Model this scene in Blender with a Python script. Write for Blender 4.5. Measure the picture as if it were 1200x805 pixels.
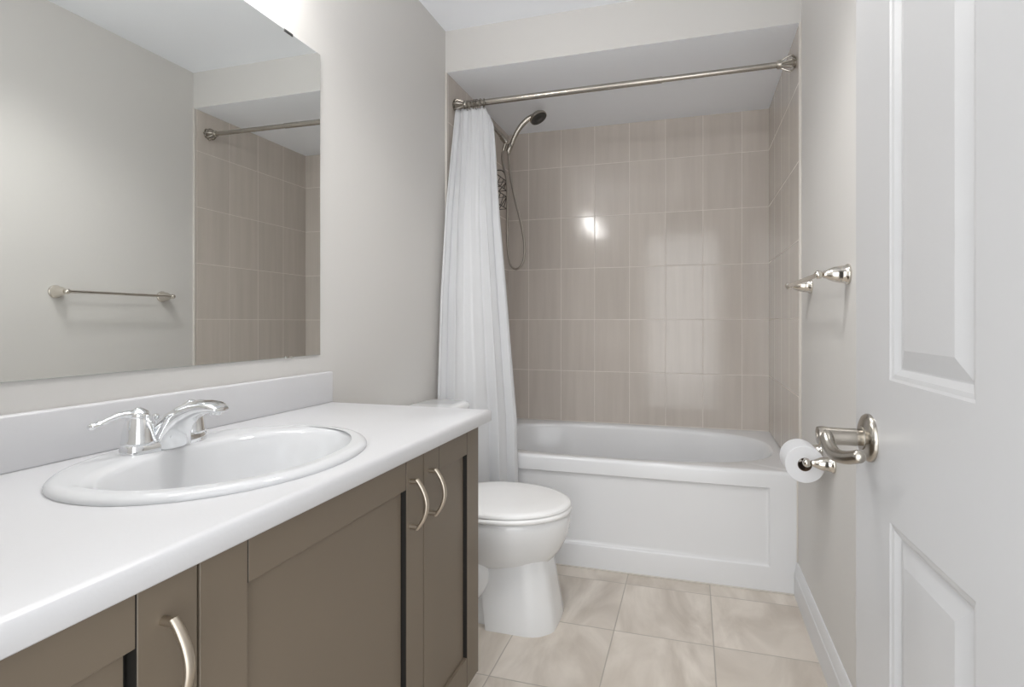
import bpy, bmesh, math, random
from mathutils import Vector, Matrix

random.seed(4)
PI = math.pi
scene = bpy.context.scene
for o in list(bpy.data.objects):
    bpy.data.objects.remove(o)

# ------------------------------------------------------------------ camera
cd = bpy.data.cameras.new('camera')
cam = bpy.data.objects.new('camera', cd)
scene.collection.objects.link(cam)
cam.location = (1.0981, 0.0, 1.0832)
cam.rotation_euler = (PI / 2, 0, 0.2698)
cd.sensor_fit = 'HORIZONTAL'
cd.sensor_width = 36.0
cd.lens = 605.0 / 1200 * 36.0
cd.shift_x = -(644.43 - 600) / 1200
cd.shift_y = -(402.5 - 377.33) / 1200
cd.clip_start = 0.02
scene.camera = cam

# ------------------------------------------------------------------ light and exposure
W_AMB = 2.15          # ambient light that comes in through the open doorway
BULB = 57.0           # vanity bulbs
FILL_DOWN = 31.0           # ceiling spot added as fill
HALL_FILL = 26.0            # soft fill light added behind the doorway
world = bpy.data.worlds.new('world')
scene.world = world
world.use_nodes = True
world.node_tree.nodes['Background'].inputs[0].default_value = (0.965, 0.985, 1.0, 1)
world.node_tree.nodes['Background'].inputs[1].default_value = W_AMB
scene.view_settings.view_transform = 'Standard'
scene.view_settings.look = 'None'
scene.view_settings.gamma = 1.0
scene.view_settings.exposure = 0.0
scene.view_settings.use_curve_mapping = False
scene.cycles.max_bounces = 12
scene.cycles.diffuse_bounces = 8
scene.cycles.glossy_bounces = 6
scene.cycles.sample_clamp_indirect = 6.0
scene.cycles.use_denoising = True


def area_light(name, loc, rot, sx, sy, power, col=(0.98, 0.99, 1.0)):
    ld = bpy.data.lights.new(name, 'AREA')
    ld.shape = 'RECTANGLE'
    ld.size, ld.size_y = sx, sy
    ld.energy = power
    ld.color = col
    o = bpy.data.objects.new(name, ld)
    o.location = loc
    o.rotation_euler = rot
    scene.collection.objects.link(o)
    return o


area_light('hall_fill', (1.0, -1.3, 1.35), (math.radians(88), 0, 0), 2.2, 2.2, HALL_FILL)  # unseen area light added to even out the room

# ------------------------------------------------------------------ numbers of the room
W = 1.5          # right wall
B = 2.992        # back wall
D = 2.164        # face of the bulkhead and front edge of the tiles
T = 2.232        # tub apron
HC = 2.422       # ceiling
HS = 2.231       # underside of the bulkhead
Y0 = 0.15        # inside face of the front wall
TT = 0.007       # tile thickness

# ------------------------------------------------------------------ materials


def mat(name, col, rough=0.5, metal=0.0, coat=0.0, spec=0.5, bump=0.0, bump_scale=60.0):
    m = bpy.data.materials.new(name)
    m.use_nodes = True
    nt = m.node_tree
    b = nt.nodes['Principled BSDF']
    b.inputs['Base Color'].default_value = (*col, 1)
    b.inputs['Roughness'].default_value = rough
    b.inputs['Metallic'].default_value = metal
    b.inputs['Specular IOR Level'].default_value = spec
    if coat:
        b.inputs['Coat Weight'].default_value = coat
        b.inputs['Coat Roughness'].default_value = 0.06
    if bump:
        tc = nt.nodes.new('ShaderNodeTexCoord')
        n = nt.nodes.new('ShaderNodeTexNoise')
        n.inputs['Scale'].default_value = bump_scale
        n.inputs['Detail'].default_value = 3
        bp = nt.nodes.new('ShaderNodeBump')
        bp.inputs['Strength'].default_value = bump
        bp.inputs['Distance'].default_value = 0.002
        nt.links.new(tc.outputs['Object'], n.inputs['Vector'])
        nt.links.new(n.outputs['Fac'], bp.inputs['Height'])
        nt.links.new(bp.outputs['Normal'], b.inputs['Normal'])
    return m


def srgb(r, g, b):
    def f(c):
        c /= 255
        return c / 12.92 if c <= 0.04045 else ((c + 0.055) / 1.055) ** 2.4
    return (f(r), f(g), f(b))


M_wall = mat('wall_paint', srgb(206, 204, 201), 0.6, bump=0.08, bump_scale=180)
M_ceil = mat('ceiling_paint', srgb(244, 247, 252), 0.8, bump=0.1, bump_scale=150)
M_white = mat('white_trim_paint', srgb(214, 215, 217), 0.35)
M_door = mat('white_door_paint', srgb(183, 183, 184), 0.32)
M_counter = mat('white_laminate', srgb(203, 203, 205), 0.3, bump=0.05, bump_scale=220)
M_porc = mat('white_porcelain', srgb(232, 233, 234), 0.09, coat=0.3)
M_sink = mat('white_sink_porcelain', srgb(204, 205, 207), 0.06)
M_seat = mat('white_seat_plastic', srgb(242, 242, 242), 0.22)
M_tub = mat('white_acrylic', srgb(224, 225, 227), 0.22, coat=0.2)
M_caulk = mat('pale_caulk', srgb(208, 203, 196), 0.6)
M_cab = mat('taupe_cabinet', srgb(111, 100, 86), 0.42)
M_dark = mat('cabinet_inside_and_shade', srgb(26, 23, 19), 0.7)
M_chrome = mat('polished_chrome', (0.86, 0.87, 0.88), 0.05, 1.0)
M_nickel = mat('polished_nickel', (0.70, 0.66, 0.60), 0.12, 1.0)
M_bnickel = mat('brushed_nickel', (0.43, 0.40, 0.355), 0.24, 1.0)
M_pull = mat('satin_nickel_pull', (0.55, 0.49, 0.41), 0.36, 1.0)
M_bronze = mat('dark_wire', (0.035, 0.030, 0.026), 0.4, 0.6)
M_ring = mat('dark_nickel', (0.22, 0.20, 0.17), 0.3, 1.0)
M_hose = mat('metal_hose', (0.36, 0.33, 0.29), 0.3, 1.0)
M_black = mat('dark_face', (0.02, 0.019, 0.018), 0.35)
M_mirror = mat('mirror_silver', (0.87, 0.885, 0.87), 0.0, 1.0)
M_mirror_edge = mat('mirror_edge', (0.42, 0.47, 0.45), 0.2)
M_clip = mat('mirror_clip_metal', (0.12, 0.12, 0.12), 0.35, 0.8)
M_paper = mat('toilet_paper', srgb(226, 227, 230), 0.95, spec=0.1, bump=0.15, bump_scale=120)
M_card = mat('cardboard_core', srgb(96, 78, 62), 0.9)


def emit(name, col, s):
    m = bpy.data.materials.new(name)
    m.use_nodes = True
    nt = m.node_tree
    nt.nodes.clear()
    e = nt.nodes.new('ShaderNodeEmission')
    e.inputs[0].default_value = (*col, 1)
    e.inputs[1].default_value = s
    o = nt.nodes.new('ShaderNodeOutputMaterial')
    nt.links.new(e.outputs[0], o.inputs[0])
    return m


M_bulb = emit('lit_bulb', (1.0, 0.985, 0.965), BULB)
M_lens = emit('fill_lens_glow', (1.0, 0.985, 0.965), 2.0)


def nd(nt, t, **kw):
    n = nt.nodes.new(t)
    for k, v in kw.items():
        setattr(n, k, v)
    return n


def math_node(nt, op, a, b=None, c=None):
    n = nt.nodes.new('ShaderNodeMath')
    n.operation = op
    for i, v in enumerate((a, b, c)):
        if v is None:
            continue
        if isinstance(v, (int, float)):
            n.inputs[i].default_value = v
        else:
            nt.links.new(v, n.inputs[i])
    return n.outputs[0]


def tile_mat(name, ax, off, pitch, grout_w, col, col2, grout_col, rough, streak, grout_rough=0.7, floor=False):
    """Tiles on the plane of the object axes ax; grout lines at off + k*pitch."""
    m = bpy.data.materials.new(name)
    m.use_nodes = True
    nt = m.node_tree
    L = nt.links.new
    bsdf = nt.nodes['Principled BSDF']
    tc = nd(nt, 'ShaderNodeTexCoord')
    sep = nd(nt, 'ShaderNodeSeparateXYZ')
    L(tc.outputs['Object'], sep.inputs[0])
    masks, cells = [], []
    for i in range(2):
        s = math_node(nt, 'DIVIDE', math_node(nt, 'SUBTRACT', sep.outputs[ax[i]], off[i]), pitch[i])
        fr = math_node(nt, 'FRACT', s)
        cells.append(math_node(nt, 'FLOOR', s))
        dist = math_node(nt, 'MULTIPLY', math_node(nt, 'MINIMUM', fr, math_node(nt, 'SUBTRACT', 1.0, fr)), pitch[i])
        mr = nd(nt, 'ShaderNodeMapRange', interpolation_type='SMOOTHSTEP')
        mr.inputs['From Min'].default_value = grout_w * 0.5 - 0.0006
        mr.inputs['From Max'].default_value = grout_w * 0.5 + 0.0012
        L(dist, mr.inputs['Value'])
        masks.append(mr.outputs[0])
    tile = math_node(nt, 'MULTIPLY', masks[0], masks[1])
    cv = nd(nt, 'ShaderNodeCombineXYZ')
    L(cells[0], cv.inputs[0])
    L(cells[1], cv.inputs[1])
    wn = nd(nt, 'ShaderNodeTexWhiteNoise', noise_dimensions='3D')
    L(cv.outputs[0], wn.inputs['Vector'])
    # streaks, shifted from tile to tile
    mp = nd(nt, 'ShaderNodeVectorMath', operation='MULTIPLY')
    L(tc.outputs['Object'], mp.inputs[0])
    mp.inputs[1].default_value = streak
    ad = nd(nt, 'ShaderNodeVectorMath', operation='ADD')
    L(mp.outputs[0], ad.inputs[0])
    sc = nd(nt, 'ShaderNodeVectorMath', operation='SCALE')
    sc.inputs['Scale'].default_value = 7.0 if not floor else 5.0
    L(wn.outputs['Color'], sc.inputs[0])
    L(sc.outputs[0], ad.inputs[1])
    n1 = nd(nt, 'ShaderNodeTexNoise')
    n1.inputs['Scale'].default_value = 1.0
    n1.inputs['Detail'].default_value = 5.0
    n1.inputs['Roughness'].default_value = 0.55
    if floor:
        n1.inputs['Distortion'].default_value = 1.6
    L(ad.outputs[0], n1.inputs['Vector'])
    ramp = nd(nt, 'ShaderNodeMapRange')
    ramp.inputs['From Min'].default_value = 0.32
    ramp.inputs['From Max'].default_value = 0.68
    L(n1.outputs['Fac'], ramp.inputs['Value'])
    mixc = nd(nt, 'ShaderNodeMix', data_type='RGBA')
    mixc.inputs[6].default_value = (*col, 1)
    mixc.inputs[7].default_value = (*col2, 1)
    L(ramp.outputs[0], mixc.inputs[0])
    # each tile a touch lighter or darker
    hv = nd(nt, 'ShaderNodeHueSaturation')
    L(mixc.outputs[2], hv.inputs['Color'])
    vr = math_node(nt, 'MULTIPLY_ADD', wn.outputs['Value'], 0.05, 0.975)
    L(vr, hv.inputs['Value'])
    mg = nd(nt, 'ShaderNodeMix', data_type='RGBA')
    mg.inputs[6].default_value = (*grout_col, 1)
    L(hv.outputs[0], mg.inputs[7])
    L(tile, mg.inputs[0])
    L(mg.outputs[2], bsdf.inputs['Base Color'])
    rr = nd(nt, 'ShaderNodeMapRange')
    rr.inputs['To Min'].default_value = grout_rough
    rr.inputs['To Max'].default_value = rough
    L(tile, rr.inputs['Value'])
    L(rr.outputs[0], bsdf.inputs['Roughness'])
    # height: grout sits lower, tile face slightly wavy
    nw = nd(nt, 'ShaderNodeTexNoise')
    nw.inputs['Scale'].default_value = 9.0
    nw.inputs['Detail'].default_value = 1.0
    L(tc.outputs['Object'], nw.inputs['Vector'])
    hgt = math_node(nt, 'MULTIPLY_ADD', nw.outputs['Fac'], 0.9 if not floor else 0.25, tile)
    bp = nd(nt, 'ShaderNodeBump')
    bp.inputs['Strength'].default_value = 0.55
    bp.inputs['Distance'].default_value = 0.0012
    L(hgt, bp.inputs['Height'])
    L(bp.outputs['Normal'], bsdf.inputs['Normal'])
    return m


TC1, TC2, TG = srgb(202, 194, 186), srgb(194, 186, 178), srgb(220, 213, 206)
M_tile_back = tile_mat('wall_tile_back', (0, 2), (0.340, 0.4905), (0.2033, 0.3035), 0.0028, TC1, TC2, TG, 0.13,
                       (26, 26, 1.6))
M_tile_side = tile_mat('wall_tile_side', (1, 2), (B - 0.2033 * 5, 0.4905), (0.2033, 0.3035), 0.0028, TC1, TC2, TG, 0.13,
                       (26, 26, 1.6))
M_floor = tile_mat('floor_tile', (0, 1), (0.497, 1.4735), (0.3345, 0.3345), 0.0032, srgb(226, 218, 208),
                   srgb(190, 180, 168), srgb(178, 171, 162), 0.34, (4.2, 1.5, 3), 0.8, floor=True)

# curtain: thin white vinyl
M_curtain = bpy.data.materials.new('white_vinyl_curtain')
M_curtain.use_nodes = True
_nt = M_curtain.node_tree
_b = _nt.nodes['Principled BSDF']
_b.inputs['Base Color'].default_value = (*srgb(232, 233, 235), 1)
_b.inputs['Roughness'].default_value = 0.25
_t = _nt.nodes.new('ShaderNodeBsdfTranslucent')
_t.inputs[0].default_value = (*srgb(236, 237, 239), 1)
_m = _nt.nodes.new('ShaderNodeMixShader')
_m.inputs[0].default_value = 0.3
_nt.links.new(_b.outputs[0], _m.inputs[1])
_nt.links.new(_t.outputs[0], _m.inputs[2])
_nt.links.new(_m.outputs[0], _nt.nodes['Material Output'].inputs[0])

# ------------------------------------------------------------------ helpers
ORIGIN = {}


def obj(name, bm, m, parent=None, origin=(0, 0, 0), sharp=35):
    """Link a bmesh given in room coordinates as one mesh object."""
    org = ORIGIN[parent.name] if parent is not None else Vector(origin)
    bmesh.ops.recalc_face_normals(bm, faces=bm.faces)
    bmesh.ops.translate(bm, verts=bm.verts, vec=-org)
    me = bpy.data.meshes.new(name)
    for f in bm.faces:
        f.smooth = True
    bm.to_mesh(me)
    bm.free()
    me.set_sharp_from_angle(angle=math.radians(sharp))
    for q in (m if isinstance(m, (list, tuple)) else [m]):
        me.materials.append(q)
    o = bpy.data.objects.new(name, me)
    scene.collection.objects.link(o)
    if parent is not None:
        o.parent = parent
    else:
        o.location = org
    ORIGIN[o.name] = org
    return o


def tag(o, label, cat, group=None, kind=None):
    o['label'] = label
    o['category'] = cat
    if group:
        o['group'] = group
    if kind:
        o['kind'] = kind
    return o


def thing(name, loc, label, cat, group=None):
    o = bpy.data.objects.new(name, None)
    o.empty_display_size = 0.05
    o.location = loc
    scene.collection.objects.link(o)
    ORIGIN[o.name] = Vector(loc)
    return tag(o, label, cat, group)


def struct(name, bm, m, label, cat, parent=None, sharp=35):
    o = obj(name, bm, m, parent, sharp=sharp)
    return tag(o, label, cat, kind='structure')


def NB():
    return bmesh.new()


def box(bm, x0, x1, y0, y1, z0, z1, bev=0.0, seg=2):
    r = bmesh.ops.create_cube(bm, size=1.0)
    vs = r['verts']
    for v in vs:
        v.co = Vector((x0 + (v.co.x + 0.5) * (x1 - x0), y0 + (v.co.y + 0.5) * (y1 - y0), z0 + (v.co.z + 0.5) * (z1 - z0)))
    if bev > 0:
        es = list({e for v in vs for e in v.link_edges})
        bmesh.ops.bevel(bm, geom=es, offset=bev, segments=seg, profile=0.5, affect='EDGES')
    return bm


def frame_for(d):
    d = Vector(d).normalized()
    up = Vector((0, 0, 1)) if abs(d.z) < 0.92 else Vector((0, 1, 0))
    a = d.cross(up).normalized()
    return a, a.cross(d).normalized(), d


def lathe(bm, prof, origin, axis, n=28, sx=1.0, sy=1.0, caps=True):
    """prof: list of (radius, distance along axis)."""
    a, b, d = frame_for(axis)
    o = Vector(origin)
    rings = []
    for r, h in prof:
        if r < 1e-6:
            rings.append([bm.verts.new(o + d * h)])
        else:
            rings.append([bm.verts.new(o + d * h + a * (r * sx * math.cos(2 * PI * k / n)) + b * (r * sy * math.sin(2 * PI * k / n)))
                          for k in range(n)])
    skin(bm, rings, caps)
    return bm


def skin(bm, rings, caps=True, closed=True):
    for R, S in zip(rings, rings[1:]):
        n = max(len(R), len(S))
        m = n if closed else n - 1
        for k in range(m):
            k2 = (k + 1) % n
            if len(R) == 1 and len(S) == 1:
                continue
            if len(R) == 1:
                bm.faces.new((R[0], S[k], S[k2]))
            elif len(S) == 1:
                bm.faces.new((R[k], S[0], R[k2]))
            else:
                bm.faces.new((R[k], S[k], S[k2], R[k2]))
    if caps and closed:
        for R in (rings[0], rings[-1]):
            if len(R) > 2:
                bm.faces.new(R)


def spline(pts, n=8):
    """Catmull-Rom through pts."""
    P = [Vector(p) for p in pts]
    P = [P[0] * 2 - P[1]] + P + [P[-1] * 2 - P[-2]]
    out = []
    for i in range(1, len(P) - 2):
        for k in range(n):
            t = k / n
            p0, p1, p2, p3 = P[i - 1:i + 3]
            out.append(0.5 * ((2 * p1) + (p2 - p0) * t + (2 * p0 - 5 * p1 + 4 * p2 - p3) * t * t + (3 * p1 - p0 - 3 * p2 + p3) * t ** 3))
    out.append(P[-2].copy())
    return out


def tube(bm, pts, r, n=12, flat=1.0, closed=False, up=None):
    """Sweep an ellipse (r across, r*flat up) along pts; r may be a list."""
    P = [Vector(p) for p in pts]
    N = len(P)
    rings = []
    prev = None
    for i in range(N):
        if closed:
            d = (P[(i + 1) % N] - P[i - 1]).normalized()
        else:
            d = (P[min(i + 1, N - 1)] - P[max(i - 1, 0)]).normalized()
        if up is not None:
            a = d.cross(Vector(up)).normalized()
        elif prev is None:
            a = frame_for(d)[0]
        else:
            a = (prev - d * prev.dot(d)).normalized()
        prev = a
        b = a.cross(d).normalized()
        rr = r[i] if isinstance(r, (list, tuple)) else r
        fl = flat[i] if isinstance(flat, (list, tuple)) else flat
        rings.append([bm.verts.new(P[i] + a * (rr * math.cos(2 * PI * k / n)) + b * (rr * fl * math.sin(2 * PI * k / n))) for k in range(n)])
    if closed:
        rings.append(rings[0])
        skin(bm, rings, caps=False)
    else:
        skin(bm, rings, caps=True)
    return bm


def sring(cx, cy, a, b, z, e=2.0, n=64):
    """Superellipse ring as points."""
    out = []
    for k in range(n):
        t = 2 * PI * k / n
        c, s = math.cos(t), math.sin(t)
        out.append(Vector((cx + a * math.copysign(abs(c) ** (2 / e), c), cy + b * math.copysign(abs(s) ** (2 / e), s), z)))
    return out


def loft(bm, rings, caps=True):
    R = [[bm.verts.new(p) for p in r] for r in rings]
    skin(bm, R, caps)
    return R


# ------------------------------------------------------------------ the room
b = NB(); box(b, -0.12, W + 0.12, -0.05, B + 0.12, -0.1, 0)
struct('floor', b, M_floor, 'beige veined square floor tiles with thin grout lines', 'floor')
b = NB(); box(b, -0.12, W + 0.12, 0.0, B + 0.12, HC, HC + 0.1)
struct('ceiling', b, M_ceil, 'flat white painted ceiling above the vanity', 'ceiling')
b = NB(); box(b, -0.12, 0, Y0 - 0.12, B + 0.12, 0, HC)
struct('wall_left', b, M_wall, 'warm grey painted wall behind the mirror and vanity', 'wall')
b = NB(); box(b, W, W + 0.12, Y0 - 0.12, B + 0.12, 0, HC)
struct('wall_right', b, M_wall, 'warm grey painted wall carrying the towel bar', 'wall')
b = NB(); box(b, 0, W, B, B + 0.12, 0, HC)
struct('wall_back', b, M_tile_back, 'glossy taupe tiled wall behind the bathtub', 'wall')
b = NB(); box(b, 0, W, D, B, HS, HC)
b.faces.ensure_lookup_table()
for f in b.faces:
    f.normal_update()
    if f.normal.z < -0.5:
        f.material_index = 1
struct('wall_bulkhead', b, [M_wall, M_ceil], 'dropped painted bulkhead over the bathtub alcove', 'wall')
# doorway wall: two piers and a head
b = NB()
box(b, 0, 0.595, Y0 - 0.12, Y0, 0, HC)
box(b, 1.372, W, Y0 - 0.12, Y0, 0, HC)
box(b, 0.595, 1.372, Y0 - 0.12, Y0, 2.05, HC)
struct('wall_front', b, M_wall, 'painted wall around the open doorway', 'wall')
# tiles on the side walls of the alcove
b = NB(); box(b, 0.0, TT, D + 0.006, B, 0.4955, HS)
struct('wall_tiled_left', b, M_tile_side, 'glossy taupe tiles on the wall with the shower head', 'wall')
b = NB(); box(b, W - TT, W, D + 0.006, B, 0.4955, HS)
struct('wall_tiled_right', b, M_tile_side, 'glossy taupe tiles on the wall beside the towel bar', 'wall')
b = NB(); box(b, 0, TT + 0.002, D - 0.004, D + 0.006, 0.4955, HS, 0.001)
struct('trim_1', b, M_caulk, 'pale edge strip of the tiles beside the shower curtain', 'trim')
b = NB(); box(b, W - TT - 0.002, W, D - 0.004, D + 0.006, 0.4955, HS, 0.001)
struct('trim_2', b, M_caulk, 'pale edge strip of the tiles beside the curtain rod finial', 'trim')
# caulk lines
b = NB()
box(b, TT, W - TT, B - 0.006, B, 0.4935, 0.4985, 0.001)
struct('trim_3', b, M_caulk, 'pale caulk bead along the back rim of the tub', 'trim')
b = NB(); box(b, 0.006, W - 0.002, T - 0.006, T + 0.002, 0, 0.005, 0.001)
box(b, W - 0.005, W, T - 0.004, T + 0.003, 0.132, 0.470, 0.001)
struct('trim_4', b, M_caulk, 'pale caulk bead where the tub apron meets floor and wall', 'trim')


def baseboard(name, x_wall, dx, y0, y1, label):
    h = 0.131
    prof = [(0, 0), (0.014, 0), (0.014, 0.088), (0.0115, 0.093), (0.0115, 0.098), (0.009, 0.106), (0.0075, 0.120), (0.004, 0.130), (0, h)]
    bm = NB()
    A = [bm.verts.new((x_wall + dx * p, y0, z)) for p, z in prof]
    C = [bm.verts.new((x_wall + dx * p, y1, z)) for p, z in prof]
    for k in range(len(prof)):
        k2 = (k + 1) % len(prof)
        bm.faces.new((A[k], A[k2], C[k2], C[k]))
    bm.faces.new(A); bm.faces.new(C)
    struct(name, bm, M_white, label, 'baseboard', sharp=25)


baseboard('baseboard_right', W, -1, Y0, T - 0.004, 'white moulded baseboard under the towel bar')
baseboard('baseboard_left', 0, 1, 1.335, T - 0.004, 'white moulded baseboard behind the toilet')
# door frame of the doorway
b = NB()
box(b, 0.585, 0.612, Y0 - 0.125, Y0 + 0.004, 0, 2.04, 0.002)
box(b, 0.552, 0.600, Y0, Y0 + 0.014, 0, 2.10, 0.004)
box(b, 0.552, 1.44, Y0, Y0 + 0.014, 2.045, 2.10, 0.004)
box(b, 0.585, 1.40, Y0 - 0.125, Y0 + 0.004, 2.035, 2.06, 0.002)
struct('trim_5', b, M_white, 'white door casing around the open doorway', 'trim')

# ------------------------------------------------------------------ open door leaf


def door():
    th = 0.03
    wd, ht, tk = 0.712, 2.03, 0.035
    us = [0, 0.124, 0.316, 0.409, 0.598, wd]     # from latch edge
    zs = [0.008, 0.235, 0.833, 1.010, 1.615, 1.725, 1.925, 0.008 + ht]
    lx, ly = 1.3325, 0.862
    du = Vector((th, -1, 0)).normalized()           # latch -> hinge
    dn = Vector((-1, -th, 0)).normalized()           # out of the visible face
    P0 = Vector((lx, ly, 0))

    def pt(u, z, w):
        return P0 + du * u + Vector((0, 0, z)) + dn * w
    bm = NB()
    cache = {}

    def V(u, z, w):
        k = (round(u, 5), round(z, 5), round(w, 5))
        if k not in cache:
            cache[k] = bm.verts.new(pt(u, z, w))
        return cache[k]
    rings = [(0, 0), (0.003, -0.0016), (0.008, -0.0026), (0.012, -0.0056), (0.015, -0.0076), (0.017, -0.0076), (0.039, -0.0012), (0.041, -0.0012)]
    for side in (0, 1):
        def wv(dw):
            return dw if side == 0 else -tk - dw
        for i in range(5):
            for j in range(7):
                u0, u1, z0, z1 = us[i], us[i + 1], zs[j], zs[j + 1]
                if i in (1, 3) and j in (1, 3, 5):
                    L = []
                    for ins, dw in rings:
                        L.append([V(u0 + ins, z0 + ins, wv(dw)), V(u1 - ins, z0 + ins, wv(dw)), V(u1 - ins, z1 - ins, wv(dw)), V(u0 + ins, z1 - ins, wv(dw))])
                    for R, S in zip(L, L[1:]):
                        for k in range(4):
                            bm.faces.new((R[k], R[(k + 1) % 4], S[(k + 1) % 4], S[k]))
                    bm.faces.new(L[-1])
                else:
                    bm.faces.new((V(u0, z0, wv(0)), V(u1, z0, wv(0)), V(u1, z1, wv(0)), V(u0, z1, wv(0))))
    for i in range(5):
        for z in (zs[0], zs[-1]):
            bm.faces.new((V(us[i], z, 0), V(us[i + 1], z, 0), V(us[i + 1], z, -tk), V(us[i], z, -tk)))
    for j in range(7):
        for u in (us[0], us[-1]):
            bm.faces.new((V(u, zs[j], 0), V(u, zs[j + 1], 0), V(u, zs[j + 1], -tk), V(u, zs[j], -tk)))
    o = struct('door_1', bm, M_door, 'white six-panel door leaf standing open with a nickel lever', 'door', sharp=12)
    # lever set, visible side
    kz = 0.923
    c = pt(0.056, kz, 0)
    h = NB()
    lathe(h, [(0.033, 0), (0.033, 0.003), (0.031, 0.006), (0.026, 0.0085), (0.0165, 0.0105), (0.0165, 0.012)], c, dn, 40)
    ro = obj('door_rosette', h, M_bnickel, o)
    h = NB()
    lathe(h, [(0.0115, 0.010), (0.0115, 0.016), (0.0122, 0.018), (0.0118, 0.030), (0.0125, 0.052), (0.0135, 0.060), (0.0125, 0.066), (0.007, 0.067), (0.0, 0.067)], c, dn, 32)
    e = pt(0.056, kz, 0.056)

    def lp(u, dz, w):
        return e + du * u + Vector((0, 0, dz)) + dn * w
    lpts = spline([lp(-0.003, 0.002, 0), lp(0.010, 0.000, 0.001), lp(0.026, -0.0085, 0.002), lp(0.048, -0.0145, 0.0), lp(0.070, -0.0125, -0.006), lp(0.090, -0.006, -0.013), lp(0.099, -0.0025, -0.0165)], 7)
    lr = [0.0094 - 0.0014 * k / (len(lpts) - 1) for k in range(len(lpts))]
    for k, m_ in enumerate((0.25, 0.5, 0.7, 0.84, 0.93)):
        lr[-1 - k] *= m_
    tube(h, lpts, lr, 16, flat=1.0, up=(0, 0, 1))
    obj('door_lever', h, M_bnickel, o, sharp=50)
    h = NB()
    q = pt(0.056, kz, 0.066)
    lathe(h, [(0.0042, 0), (0.0042, 0.0015), (0.003, 0.002), (0, 0.002)], q, dn, 16)
    obj('privacy_pin', h, M_nickel, o)
    # other side
    h = NB()
    c2 = pt(0.056, kz, -tk)
    lathe(h, [(0.033, 0), (0.033, 0.003), (0.031, 0.006), (0.026, 0.0085), (0.0165, 0.0105), (0.0125, 0.012), (0.012, 0.050), (0.011, 0.056), (0, 0.057)], c2, -dn, 32)
    e2 = pt(0.056, kz, -tk - 0.047)
    tube(h, spline([e2, e2 + du * 0.04 + Vector((0, 0, -0.006)), e2 + du * 0.075 + Vector((0, 0, -0.010)), e2 + du * 0.11], 6), 0.0075, 12, flat=1.4, up=(0, 0, 1))
    obj('door_lever', h, M_bnickel, o)
    # hinges
    for z in (0.22, 1.02, 1.82):
        h = NB()
        lathe(h, [(0.0065, 0), (0.0065, 0.09), (0.004, 0.095)], pt(wd + 0.004, z, -0.004), (0, 0, 1), 14)
        obj('door_hinge', h, M_bnickel, o)


door()

# ------------------------------------------------------------------ vanity cabinet
XF = 0.525            # front face of the cabinet doors
CY0, CY1 = 0.170, 1.324
CZ0, CZ1 = 0.118, 0.802


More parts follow.
